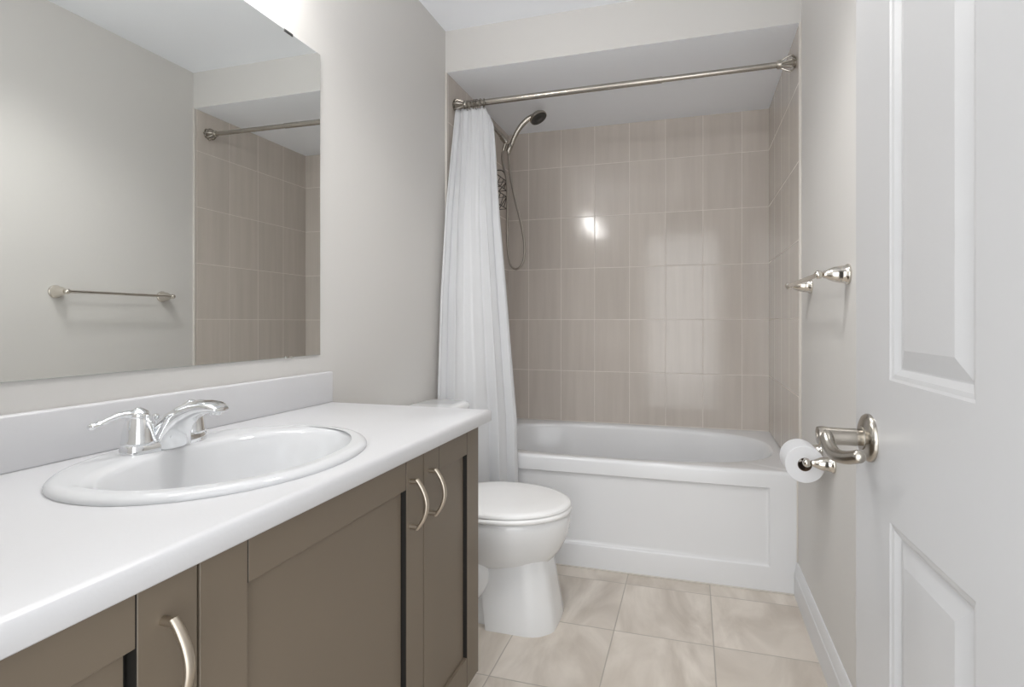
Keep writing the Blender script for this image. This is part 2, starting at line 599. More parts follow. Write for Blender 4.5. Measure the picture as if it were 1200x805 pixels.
def vanity():
    t = thing('vanity_cabinet', (0, 0.755, 0), 'taupe painted vanity cabinet with recessed door panels and bow pulls', 'cabinet')
    b = NB()
    fx_ = XF - 0.0215
    box(b, 0.004, fx_, CY0, CY0 + 0.016, CZ0 - 0.002, CZ1)
    box(b, 0.004, fx_, CY1 - 0.016, CY1 - 0.001, CZ0 - 0.002, CZ1)
    box(b, 0.004, fx_, CY0 + 0.016, CY1 - 0.016, CZ0 - 0.002, CZ0 + 0.014)
    box(b, 0.004, 0.012, CY0 + 0.016, CY1 - 0.016, CZ0 + 0.014, CZ1)
    box(b, fx_ - 0.018, fx_, CY0 + 0.016, CY1 - 0.016, CZ1 - 0.035, CZ1)      # front rail
    box(b, fx_ - 0.018, fx_, 0.472, 0.500, CZ0 + 0.014, CZ1 - 0.035)           # mullions behind the door gaps
    box(b, fx_ - 0.018, fx_, 1.012, 1.040, CZ0 + 0.014, CZ1 - 0.035)
    obj('carcass', b, M_dark, t)
    b = NB(); box(b, 0.004, XF - 0.075, CY0 + 0.01, CY1 - 0.018, 0, CZ0 - 0.002)
    obj('toe_kick', b, M_cab, t)
    b = NB(); box(b, 0.004, XF, CY1 - 0.0005, CY1 + 0.0035, CZ0 - 0.002, CZ1, 0.0008)
    obj('side_panel', b, M_cab, t)

    def cab_door(y0, y1, pull_y):
        st, rail, tk, rec, g = 0.0695, 0.068, 0.020, 0.0085, 0.0014
        x1 = XF
        x0 = XF - tk
        bb = NB()
        bv = 0.0008
        box(bb, x0, x1, y0, y0 + st, CZ0, CZ1, bv, 1)
        box(bb, x0, x1, y1 - st, y1, CZ0, CZ1, bv, 1)
        box(bb, x0, x1 - 0.0004, y0 + st + g, y1 - st - g, CZ1 - rail, CZ1, bv, 1)
        box(bb, x0, x1 - 0.0004, y0 + st + g, y1 - st - g, CZ0, CZ0 + rail + 0.012, bv, 1)
        box(bb, x0 + 0.0045, x1 - rec, y0 + st + 0.002, y1 - st - 0.0085, CZ0 + 0.04, CZ1 - 0.04)
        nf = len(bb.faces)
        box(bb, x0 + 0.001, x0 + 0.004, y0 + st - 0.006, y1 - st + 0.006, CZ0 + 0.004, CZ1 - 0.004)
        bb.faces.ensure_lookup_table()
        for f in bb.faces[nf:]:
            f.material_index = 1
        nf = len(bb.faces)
        # near-black strips standing in for shade at the recess edge and frame joints
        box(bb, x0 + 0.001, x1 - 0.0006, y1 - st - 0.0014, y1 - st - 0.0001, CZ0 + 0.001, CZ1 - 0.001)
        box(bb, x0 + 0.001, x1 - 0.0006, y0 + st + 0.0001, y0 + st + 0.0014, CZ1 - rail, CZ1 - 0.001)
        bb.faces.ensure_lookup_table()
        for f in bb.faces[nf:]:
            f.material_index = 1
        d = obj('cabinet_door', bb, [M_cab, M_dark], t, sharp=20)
        if pull_y is not None:
            hb = NB()
            za, zb = 0.653, 0.748
            # two round posts and a bowed bar
            for z in (za, zb):
                lathe(hb, [(0.0052, -0.001), (0.0052, 0.018)], (x1, pull_y, z), (1, 0, 0), 14)
            n = 24
            pts, rad = [], []
            for k in range(n + 1):
                q = k / n
                z = za - 0.004 + (zb - za + 0.008) * q
                pts.append(Vector((x1 + 0.0150 + 0.0235 * math.sin(PI * q) ** 0.85, pull_y, z)))
                rad.append(0.0056 + 0.0004 * math.sin(PI * q))
            tube(hb, pts, rad, 14, flat=0.72, up=(1, 0, 0.001))
            obj('door_pull', hb, M_pull, d, sharp=40)
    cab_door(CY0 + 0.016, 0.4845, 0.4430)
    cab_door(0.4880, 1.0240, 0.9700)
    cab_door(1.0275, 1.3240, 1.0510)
    # dark shadow strip of the open reveal behind the door gaps
    return t


vanity()

# countertop with hole for the basin
SX, SY = 0.287, 0.752          # basin centre
CTZ0, CTZ1 = 0.803, 0.836


def countertop():
    t = thing('countertop', (0, 0.755, CTZ0), 'white laminate countertop with backsplash on the taupe cabinet', 'countertop')
    bm = NB()
    x0, x1, y0, y1 = 0.002, 0.548, 0.155, 1.368
    n = 96
    hole = [Vector((SX + 0.195 * math.cos(2 * PI * k / n), SY + 0.228 * math.sin(2 * PI * k / n), 0)) for k in range(n)]

    def edge_pt(k, ins):
        # matching point on the rectangle (corners snapped)
        a = 2 * PI * k / n
        dx, dy = math.cos(a), math.sin(a)
        cand = []
        if dx > 1e-9: cand.append((x1 - ins - SX) / dx)
        if dx < -1e-9: cand.append((x0 - SX) / dx)
        if dy > 1e-9: cand.append((y1 - ins - SY) / dy)
        if dy < -1e-9: cand.append((y0 - SY) / dy)
        s = min(cand)
        return Vector((SX + dx * s, SY + dy * s, 0))

    def rect(ins):
        P = [edge_pt(k, ins) for k in range(n)]
        for cx_, cy_ in ((x0, y0), (x1 - ins, y0), (x1 - ins, y1 - ins), (x0, y1 - ins)):
            a = math.atan2(cy_ - SY, cx_ - SX) % (2 * PI)
            P[round(a / (2 * PI / n)) % n] = Vector((cx_, cy_, 0))
        return P
    up = lambda P, z: [Vector((p.x, p.y, z)) for p in P]
    rings = [up(hole, CTZ0), up(hole, CTZ1), up(rect(0.011), CTZ1), up(rect(0.0055), CTZ1 - 0.0013), up(rect(0.0018), CTZ1 - 0.0048), up(rect(0.0), CTZ1 - 0.0105),
             up(rect(0.0), CTZ0 + 0.002), up(rect(0.002), CTZ0)]
    R = [[bm.verts.new(p) for p in r] for r in rings]
    R.append(R[0])
    skin(bm, R, caps=False)
    obj('counter_slab', bm, M_counter, t, sharp=50)
    bm = NB()
    box(bm, 0.002, 0.021, y0, y1, CTZ1 - 0.001, 0.9305, 0.005, 3)
    obj('backsplash', bm, M_counter, t, sharp=50)


countertop()

# ------------------------------------------------------------------ basin


def sink():
    t = thing('sink', (SX, SY, 0.836), 'white oval drop-in sink set into the countertop', 'sink')
    bm = NB()
    z = 0.836
    A, Bb = 0.222, 0.252
    bx, by = SX + 0.036, SY - 0.004      # bowl opening centre is set forward
    n = 96

    def mix(cx, cy, a, b_, zz, e=2.0):
        return sring(cx, cy, a, b_, zz, e, n)
    rings = [mix(SX, SY, A - 0.001, Bb - 0.001, z + 0.0002, 2.05)]
    for q in range(1, 9):
        a_ = q / 8 * PI / 2
        ins = 0.017 * (1 - math.cos(a_))
        rings.append(mix(SX, SY, A - ins, Bb - ins, z + 0.0125 * math.sin(a_) ** 0.9, 2.05))
    rings += [mix(SX, SY, A - 0.030, Bb - 0.028, z + 0.0122, 2.05),
             mix(SX * .4 + bx * .6, SY, 0.170, 0.2285, z + 0.0110, 2.1),
             mix(bx, by, 0.156, 0.221, z + 0.0092, 2.15),
             mix(bx, by, 0.151, 0.217, z + 0.0060, 2.15),
             mix(bx, by, 0.147, 0.212, z + 0.000, 2.15),
             mix(bx, by, 0.136, 0.194, z - 0.025, 2.2),
             mix(bx, by, 0.122, 0.172, z - 0.065, 2.2),
             mix(bx, by, 0.096, 0.132, z - 0.105, 2.1),
             mix(bx, by, 0.060, 0.078, z - 0.128, 2.0),
             mix(bx, by, 0.026, 0.028, z - 0.137, 2.0),
             mix(bx, by, 0.020, 0.020, z - 0.139, 2.0)]
    R = [[bm.verts.new(p) for p in r] for r in rings]
    skin(bm, R, caps=False)
    # outer shell below the counter
    rings2 = [mix(SX, SY, A - 0.001, Bb - 0.001, z + 0.0002, 2.05), mix(bx - .01, by, 0.165, 0.215, z - 0.004), mix(bx, by, 0.150, 0.205, z - 0.03), mix(bx, by, 0.130, 0.180, z - 0.08), mix(bx, by, 0.10, 0.13, z - 0.122), mix(bx, by, 0.03, 0.03, z - 0.150)]
    R2 = [R[0]] + [[bm.verts.new(p) for p in r] for r in rings2[1:]]
    skin(bm, R2, caps=False)
    bm.faces.new(R2[-1])
    obj('basin', bm, M_sink, t, sharp=60)
    bm = NB()
    lathe(bm, [(0.0205, 0), (0.0225, 0.0015), (0.021, 0.003), (0.013, 0.003), (0.012, 0.0065), (0, 0.0075)], (bx, by, z - 0.1385), (0, 0, 1), 28)
    obj('drain', bm, M_chrome, t)


sink()

# ------------------------------------------------------------------ faucet


def faucet():
    fx, fy, z = 0.130, 0.754, 0.8478
    t = thing('faucet', (fx, fy, z), 'chrome two-handle faucet mounted on the back of the oval sink', 'faucet')
    bm = NB()
    # base plate: two round pads joined by a bridge
    loft(bm, [sring(fx, fy, 0.0265, 0.078, z - 0.002, 3.2, 48), sring(fx, fy, 0.0265, 0.078, z + 0.010, 3.2, 48), sring(fx, fy, 0.024, 0.0755, z + 0.017, 3.2, 48), sring(fx, fy, 0.019, 0.070, z + 0.0195, 3.0, 48)])
    obj('base_plate', bm, M_chrome, t, sharp=55)

    def handle(sgn):
        hy = fy + sgn * 0.051
        bm = NB()
        lathe(bm, [(0.0262, 0.0165), (0.0265, 0.019), (0.0258, 0.0215), (0.0250, 0.024), (0.0240, 0.036), (0.0218, 0.049), (0.0185, 0.059), (0.0172, 0.0622),
                   (0.0180, 0.0645), (0.0180, 0.068), (0.0145, 0.0735), (0.0085, 0.0775), (0.004, 0.0800), (0, 0.0808)], (fx, hy, z), (0, 0, 1), 36)
        # lever blade
        p0 = Vector((fx, hy, z + 0.068))
        dirv = Vector((-0.10, sgn, 0)).normalized()
        pts = spline([p0 + dirv * 0.004, p0 + dirv * 0.022 + Vector((0, 0, 0.003)), p0 + dirv * 0.045 + Vector((0, 0, -0.001)),
                      p0 + dirv * 0.062 + Vector((0, 0, -0.0075)), p0 + dirv * 0.077 + Vector((0, 0, -0.010))], 6)
        N = len(pts)
        rad = []
        for k in range(N):
            s = k / (N - 1)
            rad.append(0.0115 - 0.0055 * min(1, s / 0.5) + 0.0030 * max(0, (s - 0.6) / 0.4))
        rad[-1] *= 0.35; rad[-2] *= 0.8
        tube(bm, pts, rad, 14, flat=0.72, up=(0, 0, 1))
        obj('handle', bm, M_chrome, t, sharp=50)
    handle(-1)
    handle(1)
    # spout: broad foot flaring up into a forward-leaning nose, hollow under the front
    bm = NB()
    secs = [((-0.024, -0.001), (0.033, -0.001), 0.0375), ((-0.022, 0.012), (0.0345, 0.012), 0.0360), ((-0.016, 0.028), (0.038, 0.024), 0.0330), ((-0.003, 0.047), (0.047, 0.037), 0.0295),
            ((0.018, 0.0655), (0.061, 0.0495), 0.0265), ((0.044, 0.0795), (0.079, 0.0590), 0.0240), ((0.071, 0.0880), (0.097, 0.0650), 0.0222), ((0.098, 0.0905), (0.113, 0.0680), 0.0210),
            ((0.119, 0.0880), (0.126, 0.0690), 0.0195), ((0.131, 0.0815), (0.1335, 0.0695), 0.0165), ((0.1355, 0.0775), (0.1360, 0.0720), 0.0125)]
    R = []
    n = 32
    for (ax, az), (bx_, bz), hw in secs:
        ring = []
        for k in range(n):
            q = 2 * PI * k / n
            c, sn = math.cos(q), math.sin(q)
            e = 2.7
            yy = hw * math.copysign(abs(c) ** (2 / e), c)
            u = 0.5 + 0.5 * math.copysign(abs(sn) ** (2 / e), sn)
            ring.append(bm.verts.new((fx + bx_ + (ax - bx_) * u, fy + yy, z + bz + (az - bz) * u)))
        R.append(ring)
    skin(bm, R)
    obj('spout', bm, M_chrome, t, sharp=50)
    bm = NB()
    lathe(bm, [(0.0095, 0), (0.0095, 0.008), (0.0085, 0.009)], (fx + 0.119, fy, z + 0.0655), (0.10, 0, 1), 20)
    obj('aerator', bm, M_chrome, t)
    bm = NB()
    lathe(bm, [(0.0025, 0.01), (0.0025, 0.047), (0.0055, 0.050), (0.0065, 0.056), (0.0050, 0.059), (0, 0.060)], (fx - 0.026, fy, z), (0, 0, 1), 18)
    obj('lift_rod', bm, M_chrome, t)


faucet()

# ------------------------------------------------------------------ mirror
t = thing('wall_mirror', (0, 0.76, 0.9835), 'large frameless wall mirror above the vanity backsplash', 'mirror')
b = NB()
box(b, 0.0005, 0.0055, 0.19, 1.3285, 0.9835, 1.8965, 0.0006, 1)
o = obj('mirror_glass', b, [M_mirror, M_mirror_edge], t, sharp=20)
for p in o.data.polygons:
    if p.normal.x < 0.9:
        p.material_index = 1
for y in (0.32, 1.20):
    b = NB(); box(b, 0.0, 0.0070, y - 0.016, y + 0.016, 1.8905, 1.8980, 0.0006)
    obj('mirror_clip', b, M_clip, t)
for y in (0.32, 1.20):
    b = NB(); box(b, 0.0, 0.0080, y - 0.012, y + 0.012, 0.9805, 0.9875, 0.001)
    obj('mirror_clip', b, M_mirror, t)

# ------------------------------------------------------------------ vanity light (above the mirror)
t = thing('vanity_light', (0, 0.755, 2.06), 'four-bulb vanity light bar fixed above the mirror', 'lamp')
b = NB(); box(b, 0.0, 0.028, 0.40, 1.11, 2.005, 2.115, 0.006, 3)
obj('back_plate', b, M_bnickel, t)
for y in (0.455, 0.655, 0.855, 1.055):
    b = NB(); lathe(b, [(0.026, 0), (0.026, 0.022), (0.021, 0.030), (0.021, 0.046)], (0.026, y, 2.06), (1, 0, 0), 24)
    s = obj('lamp_socket', b, M_bnickel, t)
    b = NB()
    bmesh.ops.create_uvsphere(b, u_segments=28, v_segments=18, radius=0.0425, matrix=Matrix.Translation((0.112, y, 2.06)))
    obj('light_bulb', b, M_bulb, s)

# added fill light, shaped as a recessed downlight (above the picture)
LX_, LY_ = 0.86, 1.16
t = thing('fill_downlight', (LX_, LY_, HC), 'added round ceiling fill light in front of the toilet', 'lamp')
b = NB(); lathe(b, [(0.062, 0.0), (0.085, 0.0), (0.085, 0.004), (0.080, 0.007), (0.064, 0.007), (0.062, 0.004), (0.062, 0.0)], (LX_, LY_, HC), (0, 0, -1), 40, caps=False)
obj('fill_rim', b, M_white, t)
b = NB(); lathe(b, [(0.0615, 0.0005), (0.05, 0.0025), (0, 0.003)], (LX_, LY_, HC), (0, 0, -1), 40)
obj('fill_lens', b, M_lens, t)
ld = bpy.data.lights.new('fill_spot', 'SPOT')
ld.energy = FILL_DOWN
ld.color = (1, 0.99, 0.975)
ld.spot_size = math.radians(138)
ld.spot_blend = 0.75
ld.shadow_soft_size = 0.09
lo = bpy.data.objects.new('fill_spot', ld)
lo.location = (LX_, LY_, HC - 0.10)
scene.collection.objects.link(lo)

# ------------------------------------------------------------------ bathtub


def bathtub():
    bm = NB()
    x0, x1, y0, y1 = 0.001, W - 0.001, T, B - 0.001
    zr = 0.4835
    zb = 0.4945
    cx, cy = 0.735, 2.614
    A, Bv = 0.715, 0.334
    n = 128
    open_ = sring(cx, cy, A, Bv, zr, 2.7, n)

    def rect(ins_f, z):
        P = []
        X0, X1, Y0_, Y1_ = x0, x1, y0 + ins_f, y1
        for p in open_:
            d = Vector((p.x - cx, p.y - cy))
            c = []
            if d.x > 1e-9: c.append((X1 - cx) / d.x)
            if d.x < -1e-9: c.append((X0 - cx) / d.x)
            if d.y > 1e-9: c.append((Y1_ - cy) / d.y)
            if d.y < -1e-9: c.append((Y0_ - cy) / d.y)
            s = min(c)
            P.append(Vector((cx + d.x * s, cy + d.y * s, z)))
        for qx, qy in ((X0, Y0_), (X1, Y0_), (X1, Y1_), (X0, Y1_)):
            k = min(range(n), key=lambda i: (P[i].x - qx) ** 2 + (P[i].y - qy) ** 2)
            P[k] = Vector((qx, qy, z))
        return P

    def slope(P):
        # the deck rises a little towards the walls at the back
        for p in P:
            p.z += (zb - zr) * max(0.0, min(1.0, (p.y - (y0 + 0.02)) / (y1 - y0 - 0.02)))
        return P
    rings = [slope(rect(0.016, zr)),
             slope(sring(cx, cy, A + 0.010, Bv + 0.010, zr, 2.7, n)),
             slope(sring(cx, cy, A + 0.003, Bv + 0.003, zr - 0.002, 2.7, n)),
             slope(sring(cx, cy, A - 0.004, Bv - 0.004, zr - 0.009, 2.7, n)),
             slope(sring(cx, cy, A - 0.010, Bv - 0.009, zr - 0.025, 2.7, n)),
             slope(sring(cx - 0.010, cy, A - 0.04, Bv - 0.035, zr - 0.15, 2.7, n)),
             sring(cx - 0.02, cy, A - 0.09, Bv - 0.07, 0.16, 2.7, n),
             sring(cx - 0.03, cy, A - 0.13, Bv - 0.10, 0.105, 2.7, n),
             sring(cx - 0.03, cy, A - 0.21, Bv - 0.15, 0.090, 2.6, n)]
    R = [[bm.verts.new(p) for p in r] for r in rings]
    skin(bm, R, caps=False)
    bm.faces.new(R[-1])
    # apron: rolled top edge, head band, recessed panel, foot band
    prof = [(0.016, zr), (0.010, zr - 0.001), (0.005, zr - 0.004), (0.0015, zr - 0.009), (0.0, zr - 0.016)]
    cols = []
    for f_, z in prof:
        cols.append([bm.verts.new((x, y0 + f_, z)) for x in (x0, 0.105, 1.397, x1)])
    for a_, b_ in zip(cols, cols[1:]):
        for k in range(3):
            bm.faces.new((a_[k], a_[k + 1], b_[k + 1], b_[k]))
    px0, px1, pz0, pz1 = 0.105, 1.397, 0.098, 0.4165

    def V(x, z, f_):
        return bm.verts.new((x, y0 + f_, z))
    us = [x0, px0, px1, x1]
    zs = [0.0, pz0, pz1, zr - 0.016]
    for i in range(3):
        for j in range(3):
            if i == 1 and j == 1:
                L = []
                for dx0, dx1, dzb, dzt, f_ in ((0, 0, 0, 0, 0), (.002, .002, .003, .001, .002), (.006, .006, .010, .0025, .009), (.010, .010, .016, .005, .0115), (.016, .016, .022, .012, .012)):
                    L.append([V(px0 + dx0, pz0 + dzb, f_), V(px1 - dx1, pz0 + dzb, f_), V(px1 - dx1, pz1 - dzt, f_), V(px0 + dx0, pz1 - dzt, f_)])
                for P, Q in zip(L, L[1:]):
                    for k in range(4):
                        bm.faces.new((P[k], P[(k + 1) % 4], Q[(k + 1) % 4], Q[k]))
                bm.faces.new(L[-1])
            else:
                bm.faces.new((V(us[i], zs[j], 0), V(us[i + 1], zs[j], 0), V(us[i + 1], zs[j + 1], 0), V(us[i], zs[j + 1], 0)))
    bmesh.ops.remove_doubles(bm, verts=bm.verts, dist=0.0002)
    # closed sides and back so that the body has real depth
    for xx in (x0, x1):
        bm.faces.new([bm.verts.new(p) for p in ((xx, y0 + 0.016, 0), (xx, y1, 0), (xx, y1, zb - 0.001), (xx, y0 + 0.016, zr - 0.001))])
    o = obj('bathtub', bm, M_tub, None, (0.75, 2.61, 0), sharp=40)
    return o


tub = bathtub()
tag(tub, 'white alcove bathtub with a recessed apron panel', 'bathtub')

# ------------------------------------------------------------------ toilet


def toilet():
    cy = 1.815
    t = thing('toilet', (0.36, cy, 0), 'white toilet with closed lid standing between vanity and bathtub', 'toilet')

    def egg(xb, xf, hw, z, e=2.0, n=64, back=1.0):
        """egg ring from xb (back) to xf (front), half width hw."""
        xm = xb + (xf - xb) * 0.44
        out = []
        for k in range(n):
            a = 2 * PI * k / n
            c, s = math.cos(a), math.sin(a)
            ee = e if c > 0 else e * 1.15
            rx = (xf - xm) if c > 0 else (xm - xb)
            out.append(Vector((xm + rx * math.copysign(abs(c) ** (2 / ee), c), cy + hw * math.copysign(abs(s) ** (2 / ee), s), z)))
        return out
    bm = NB()
    rings = [egg(0.19, 0.560, 0.080, 0.190, 2.0), egg(0.188, 0.585, 0.105, 0.205, 2.0), egg(0.185, 0.612, 0.132, 0.232, 2.0), egg(0.18, 0.637, 0.152, 0.264, 2.0), egg(0.176, 0.655, 0.168, 0.298, 2.0), egg(0.173, 0.667, 0.178, 0.334, 2.0),
             egg(0.172, 0.6705, 0.182, 0.362, 2.0), egg(0.172, 0.671, 0.182, 0.376, 2.0), egg(0.174, 0.668, 0.180, 0.387, 2.0), egg(0.18, 0.662, 0.172, 0.392, 2.0)]
    loft(bm, rings)
    obj('bowl', bm, M_porc, t, sharp=60)
    bm = NB()

    def ped(x0, x1, hw, ch, z):
        # outline with a flat front and two chamfered front corners, edges slightly eased
        H = [(x1 + 0.003, 0.0), (x1 + 0.002, 0.30 * hw), (x1, 0.52 * hw), (x1 - ch * 0.12, 0.64 * hw), (x1 - ch * 0.34, 0.76 * hw), (x1 - ch * 0.62, 0.88 * hw), (x1 - ch, 0.965 * hw),
             (x1 - ch * 1.5, hw), (x1 - 0.20, hw), (x1 - 0.232, hw), (x1 - 0.240, hw * 0.97), (x1 - 0.246, hw * 0.74), (x0, hw * 0.70)]
        P = [(a_, -b_) for a_, b_ in reversed(H)] + H[1:]
        return [Vector((px, cy + py, z)) for px, py in P]
    loft(bm, [ped(0.17, 0.632, 0.128, 0.062, 0.0), ped(0.17, 0.633, 0.129, 0.062, 0.010), ped(0.175, 0.622, 0.121, 0.060, 0.07), ped(0.18, 0.610, 0.113, 0.058, 0.14), ped(0.185, 0.597, 0.106, 0.056, 0.21), ped(0.19, 0.588, 0.101, 0.055, 0.26)])
    obj('pedestal', bm, M_porc, t, sharp=48)
    # trapway swelling and foot behind the pedestal
    bm = NB()
    for s in (-1, 1):
        yy = cy + s * 0.090
        tube(bm, spline([(0.20, yy, 0.30), (0.30, yy + s * 0.008, 0.27), (0.37, yy + s * 0.014, 0.19), (0.33, yy + s * 0.016, 0.11), (0.24, yy + s * 0.012, 0.06), (0.19, yy, 0.04)], 8), 0.036, 16, flat=0.9)
    obj('trapway', bm, M_porc, t)
    # tank
    bm = NB()
    tx0, tx1 = 0.018, 0.205

    def tank_ring(x0, x1, hw, z, e=5.0):
        return sring((x0 + x1) / 2, cy - 0.008, (x1 - x0) / 2, hw, z, e, 64)
    loft(bm, [tank_ring(0.03, 0.185, 0.165, 0.388), tank_ring(0.022, 0.195, 0.176, 0.41), tank_ring(tx0, 0.200, 0.182, 0.55), tank_ring(tx0, tx1, 0.186, 0.722)])
    obj('tank', bm, M_porc, t, sharp=60)
    bm = NB()
    loft(bm, [tank_ring(0.012, 0.213, 0.191, 0.7225, 5), tank_ring(0.008, 0.218, 0.197, 0.730, 5), tank_ring(0.008, 0.218, 0.197, 0.744, 5), tank_ring(0.012, 0.213, 0.192, 0.752, 5), tank_ring(0.022, 0.203, 0.182, 0.7555, 5)])
    obj('tank_lid', bm, M_porc, t, sharp=60)
    bm = NB()
    lathe(bm, [(0.012, 0), (0.012, 0.012), (0.006, 0.016)], (0.203, cy - 0.135, 0.665), (1, 0, 0), 18)
    tube(bm, spline([(0.217, cy - 0.135, 0.665), (0.222, cy - 0.105, 0.660), (0.222, cy - 0.065, 0.652)], 6), 0.005, 10)
    obj('flush_lever', bm, M_chrome, t)
    # seat ring and lid
    bm = NB()
    loft(bm, [egg(0.205, 0.668, 0.181, 0.3935), egg(0.198, 0.674, 0.188, 0.397), egg(0.198, 0.675, 0.189, 0.406), egg(0.203, 0.670, 0.184, 0.4115)])
    obj('seat', bm, M_seat, t, sharp=60)
    bm = NB()
    loft(bm, [egg(0.206, 0.664, 0.179, 0.4135), egg(0.200, 0.671, 0.186, 0.416), egg(0.200, 0.671, 0.186, 0.423), egg(0.204, 0.667, 0.182, 0.4285), egg(0.222, 0.650, 0.166, 0.4318), egg(0.30, 0.56, 0.10, 0.4335)])
    obj('lid', bm, M_seat, t, sharp=60)
    for s in (-1, 1):
        bm = NB()
        lathe(bm, [(0.012, -0.03), (0.012, 0.03)], (0.212, cy + s * 0.07, 0.412), (0, 1, 0), 16)
        obj('hinge', bm, M_seat, t)
    for s in (-1, 1):
        bm = NB()
        lathe(bm, [(0.013, 0), (0.013, 0.010), (0.008, 0.019), (0, 0.021)], (0.30, cy + s * 0.122, 0.004), (0, 0, 1), 16)
        obj('bolt_cap', bm, M_porc, t)


toilet()

# ------------------------------------------------------------------ curtain rod
RY, RZ0, RZ1 = 2.238, 2.106, 2.114


def rod_pt(x):
    return Vector((x, RY, RZ0 + (RZ1 - RZ0) * x / W))


def curtain_rod():
    t = thing('curtain_rod', (0.75, RY, 2.110), 'brushed nickel shower curtain rod across the tub alcove', 'curtain rod')
    bm = NB()
    tube(bm, [rod_pt(0.05), rod_pt(0.972)], 0.0135, 20)
    obj('outer_tube', bm, M_bnickel, t)
    bm = NB()
    tube(bm, [rod_pt(0.96), rod_pt(W - 0.05)], 0.0115, 20)
    obj('inner_tube', bm, M_bnickel, t)
    for x, s in ((TT, 1), (W - TT, -1)):
        p = rod_pt(x)
        d = Vector((s, 0, 0))
        bm = NB()
        lathe(bm, [(0.019, 0), (0.021, 0.002), (0.021, 0.005), (0.017, 0.008), (0.011, 0.010)], p, d, 28)
        f = obj('rod_finial', bm, M_bnickel, t)
        bm = NB()
        lathe(bm, [(0.0115, 0.008), (0.0115, 0.050), (0.0165, 0.052), (0.0165, 0.066), (0.0145, 0.069)], p, d, 24)
        obj('finial_collar', bm, M_bnickel, f)
        bm = NB()
        # cage ribs
        for k in range(8):
            a = 2 * PI * k / 8
            q = lambda r, h: p + d * h + Vector((0, r * math.cos(a), r * math.sin(a)))
            tube(bm, spline([q(0.019, 0.004), q(0.0290, 0.013), q(0.0300, 0.022), q(0.0235, 0.038), q(0.0150, 0.053)], 5), 0.0032, 8)
        obj('finial_ribs', bm, M_bnickel, f)


curtain_rod()

# ------------------------------------------------------------------ shower curtain


def lerp_tab(tab, z):
    for (za, va), (zb_, vb) in zip(tab, tab[1:]):
        if za >= z >= zb_:
            s = (za - z) / (za - zb_)
            return va + (vb - va) * s
    return tab[-1][1] if z < tab[-1][0] else tab[0][1]


def shower_curtain():
    bm = NB()
    nu_, nz = 220, 90
    ztop, zbot = 2.083, 0.085
    # left edge (near the wall) and right edge of the hanging cloth, by height
    LY = [(2.1, 2.232), (1.95, 2.20), (1.57, 2.118), (1.185, 2.068), (0.78, 2.040), (0.0, 2.030)]
    LX = [(2.1, 0.022), (1.57, 0.024), (0.0, 0.028)]
    RX = [(2.1, 0.192), (2.083, 0.200), (2.05, 0.210), (1.95, 0.219), (1.58, 0.246), (0.996, 0.300), (0.65, 0.333), (0.38, 0.340), (0.0, 0.340)]
    RYT = [(2.1, 2.236), (1.58, 2.216), (0.6, 2.205), (0.0, 2.203)]
    folds = 4.6
    grid = []
    for j in range(nz + 1):
        s = j / nz
        z = ztop + (zbot - ztop) * s
        row = []
        lx, ly, rx, ry = lerp_tab(LX, z), lerp_tab(LY, z), lerp_tab(RX, z), lerp_tab(RYT, z)
        d2 = Vector((rx - lx, ry - ly))
        nrm = Vector((d2.y, -d2.x)).normalized()
        if nrm.y > 0:
            nrm = -nrm
        for i in range(nu_ + 1):
            u = i / nu_
            ph = 2 * PI * folds * (u + 0.045 * math.sin(4.7 * u + 0.6) + 0.02 * s * math.sin(7 * u))
            env = 0.35 + 0.65 * math.sin(4.1 * u + 0.9 + 0.8 * s) ** 2
            amp = (0.007 + 0.013 * min(1, s * 2.5)) * env * (1 - 0.30 * s)
            w = amp * (math.sin(ph) + 0.06 * math.sin(2.3 * ph + 3 * s))
            fine = 0.0012 * math.exp(-4.0 * s) * math.sin(2 * PI * 14 * u)
            w += fine + 0.003 * math.sin(9 * s + 4 * u) + 0.0007 * math.sin(31 * u + 11 * s + 2 * math.sin(17 * s))
            # fold crossing: the cloth also shifts sideways a little
            sh = 0.35 * amp * math.sin(2 * ph)
            bulge = 0.016 * math.sin(PI * u) * s
            px_ = lx + d2.x * u + nrm.x * (w + bulge) + sh * d2.x / d2.length * (1 if 0.03 < u < 0.97 else 0)
            py_ = ly + d2.y * u + nrm.y * (w + bulge)
            zz = z
            # top hem sags between the rings, free corner drops at the end
            if j == 0:
                zz -= 0.005 * (0.5 + 0.5 * math.cos(2 * PI * 8 * u))
            drop = 0.062 * max(0.0, (u - 0.80) / 0.20) ** 1.1
            zz -= drop * (1 - s) ** 6
            py_ = min(py_, T - 0.006) if z < 0.5 else py_
            px_ = max(px_, 0.018)
            row.append(bm.verts.new((px_, py_, zz)))
        grid.append(row)
    for j in range(nz):
        for i in range(nu_):
            bm.faces.new((grid[j][i], grid[j][i + 1], grid[j + 1][i + 1], grid[j + 1][i]))
    o = obj('shower_curtain', bm, M_curtain, None, (0.17, 2.2, 0.085), sharp=180)
    tag(o, 'white vinyl shower curtain gathered at the end of the rod', 'shower curtain')
    md = o.modifiers.new('thickness', 'SOLIDIFY')
    md.thickness = 0.0012


shower_curtain()

# rings: one, then copies
b = NB()
cpt = rod_pt(0.0)
pts = []
for k in range(28):
    a = 2 * PI * k / 28
    pts.append(Vector((0, 0.0215 * math.cos(a), 0.0255 * math.sin(a) - 0.0085)))
tube(b, pts, 0.0016, 8, closed=True)
ring0 = obj('curtain_ring', b, M_ring)
tag(ring0, 'thin nickel ring hooking the white curtain onto the rod', 'curtain ring', 'rings of the shower curtain')
for k, x in enumerate((0.066, 0.083, 0.097, 0.116, 0.128, 0.146, 0.161)):
    r = ring0 if k == 0 else ring0.copy()
    if k:
        scene.collection.objects.link(r)
    r.location = rod_pt(x)
    r.rotation_euler = (0, 0, random.uniform(-0.35, 0.35))

